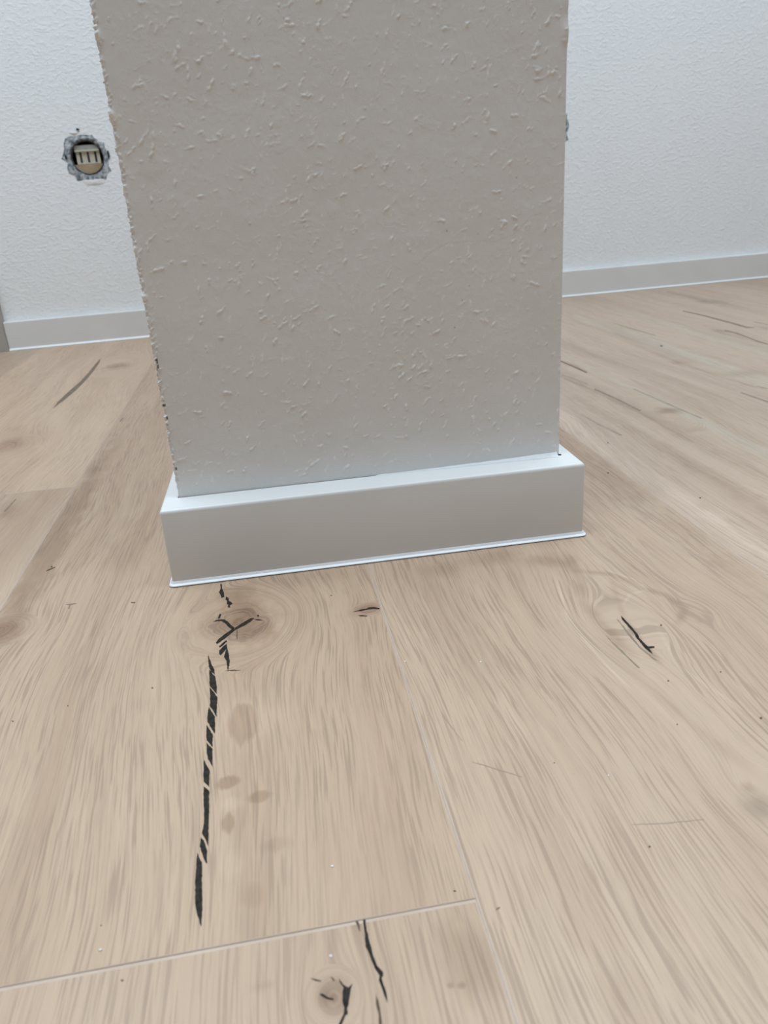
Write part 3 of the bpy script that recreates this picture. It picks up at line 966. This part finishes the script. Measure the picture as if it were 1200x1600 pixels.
def pier_board():
    """outer skin swept round rounded folds, flat ledge filled in to the wall"""
    rad = 0.0018
    outer = pier_path(rad)
    prof = [(0, 0.0035), (0, HB - 0.0026), (-0.0003, HB - 0.0012), (-0.0010, HB - 0.0004), (-0.0018, HB)]
    bm = bmesh.new()
    rows = [[bm.verts.new((x + nx * d, y + ny * d, z)) for d, z in prof] for x, y, nx, ny in outer]
    for a, b in zip(rows, rows[1:]):
        for i in range(len(prof) - 1):
            f = bm.faces.new((a[i], b[i], b[i + 1], a[i + 1]))
            f.smooth = True
    gap = 0.0006
    inn = [pier(XL - gap, 1.19, HB), pier(XL - gap, T - gap, HB), pier(XR + gap, T - gap, HB), pier(XR + gap, 1.19, HB)]
    iv = [bm.verts.new(p) for p in inn]
    lo = [bm.verts.new((p.x, p.y, 0.03)) for p in inn]
    n = len(rows)
    half = n // 2
    bm.faces.new([rows[0][-1]] + [iv[0]] + [iv[1]] + [rows[k][-1] for k in range(half - 2, 0, -1)])
    bm.faces.new([rows[k][-1] for k in range(half - 2, half + 2)] + [iv[2], iv[1]])
    bm.faces.new([rows[k][-1] for k in range(half + 1, n)] + [iv[3], iv[2]])
    for i in range(3):
        bm.faces.new((iv[i], iv[i + 1], lo[i + 1], lo[i]))
    return bm_mesh('baseboard_middle', bm)


board = link('baseboard_middle', pier_board(), M_BOARD, kind='structure', label='white baseboard folded round the foot of the partition wall end')
PL2 = [(-0.002, 0.0003), (0.0020, 0.0003), (0.0027, 0.0007), (0.0025, 0.0012), (0.0012, 0.0021), (0.0003, 0.0036), (-0.002, 0.0036)]
link('sealing_lip', sweep(pier_path(0.0016), PL2 + [PL2[0]], 'sealing_lip', False), M_LIP, board, label='soft white sealing lip on the floor')

# caulk smeared into the joint on the right half of the front ledge
bm = bmesh.new()
rows = []
for t in np.linspace(0, 1, 24):
    x = 0.155 + (XR - 0.002 - 0.155) * t
    k = 0.0008 + 0.0030 * t ** 1.5 + rng.uniform(-0.0002, 0.0002)
    rows.append([bm.verts.new(pier(x, T + 0.0006, HB + k * 0.9)), bm.verts.new(pier(x, T - k * 0.35, HB + k * 0.35)), bm.verts.new(pier(x, T - k * 1.1, HB + 0.0001))])
for a, b in zip(rows, rows[1:]):
    for i in range(2):
        f = bm.faces.new((a[i], a[i + 1], b[i + 1], b[i]))
        f.smooth = True
link('caulk_bead', bm_mesh('caulk_bead', bm), M_CAULK, board, label='grey-white caulk smear along the ledge')
# dark pinhole where the caulk stops at the right corner
bm = bmesh.new()
bmesh.ops.create_icosphere(bm, subdivisions=2, radius=1.0, matrix=Matrix.Translation(pier(XR + 0.0002, T - 0.0004, HB + 0.0002)) @ Matrix.Diagonal((0.0013, 0.0010, 0.0007, 1)))
link('joint_gap', bm_mesh('joint_gap', bm), M_GAP, board, label='dark pinhole at the corner of the ledge')

# ------------------------------------------------------------------ crumbs on the floor
for (px, py, r_, lb) in (
    (157, 1485, 0.0007, 'tiny white plaster crumb just above the plank end joint at lower left'),
    (519, 1354, 0.0006, 'tiny white plaster crumb right of the lower end of the long black crack'),
    (751, 1035, 0.0006, 'tiny white plaster crumb on the right-hand plank above the fine scratch'),
    (517, 1494, 0.0006, 'tiny white plaster crumb above the round knot on the nearest plank'),
    (633, 1034, 0.0005, 'tiny white plaster crumb beside the long seam below the baseboard'),
    (951, 1212, 0.0005, 'tiny white plaster crumb below the thin black crack in the right-hand plank'),
):
    bm = bmesh.new()
    bmesh.ops.create_icosphere(bm, subdivisions=1, radius=r_)
    rr = random.Random(px)
    for v in bm.verts:
        v.co *= rr.uniform(0.7, 1.2)
        v.co.z *= 0.6
    o = link('plaster_crumb', bm_mesh('plaster_crumb', bm), M_CRUMB, None, lb, 'crumb', 'white crumbs on the floor')
    p = at(px, py)
    o.location = (p.x, p.y, r_ * 0.45)
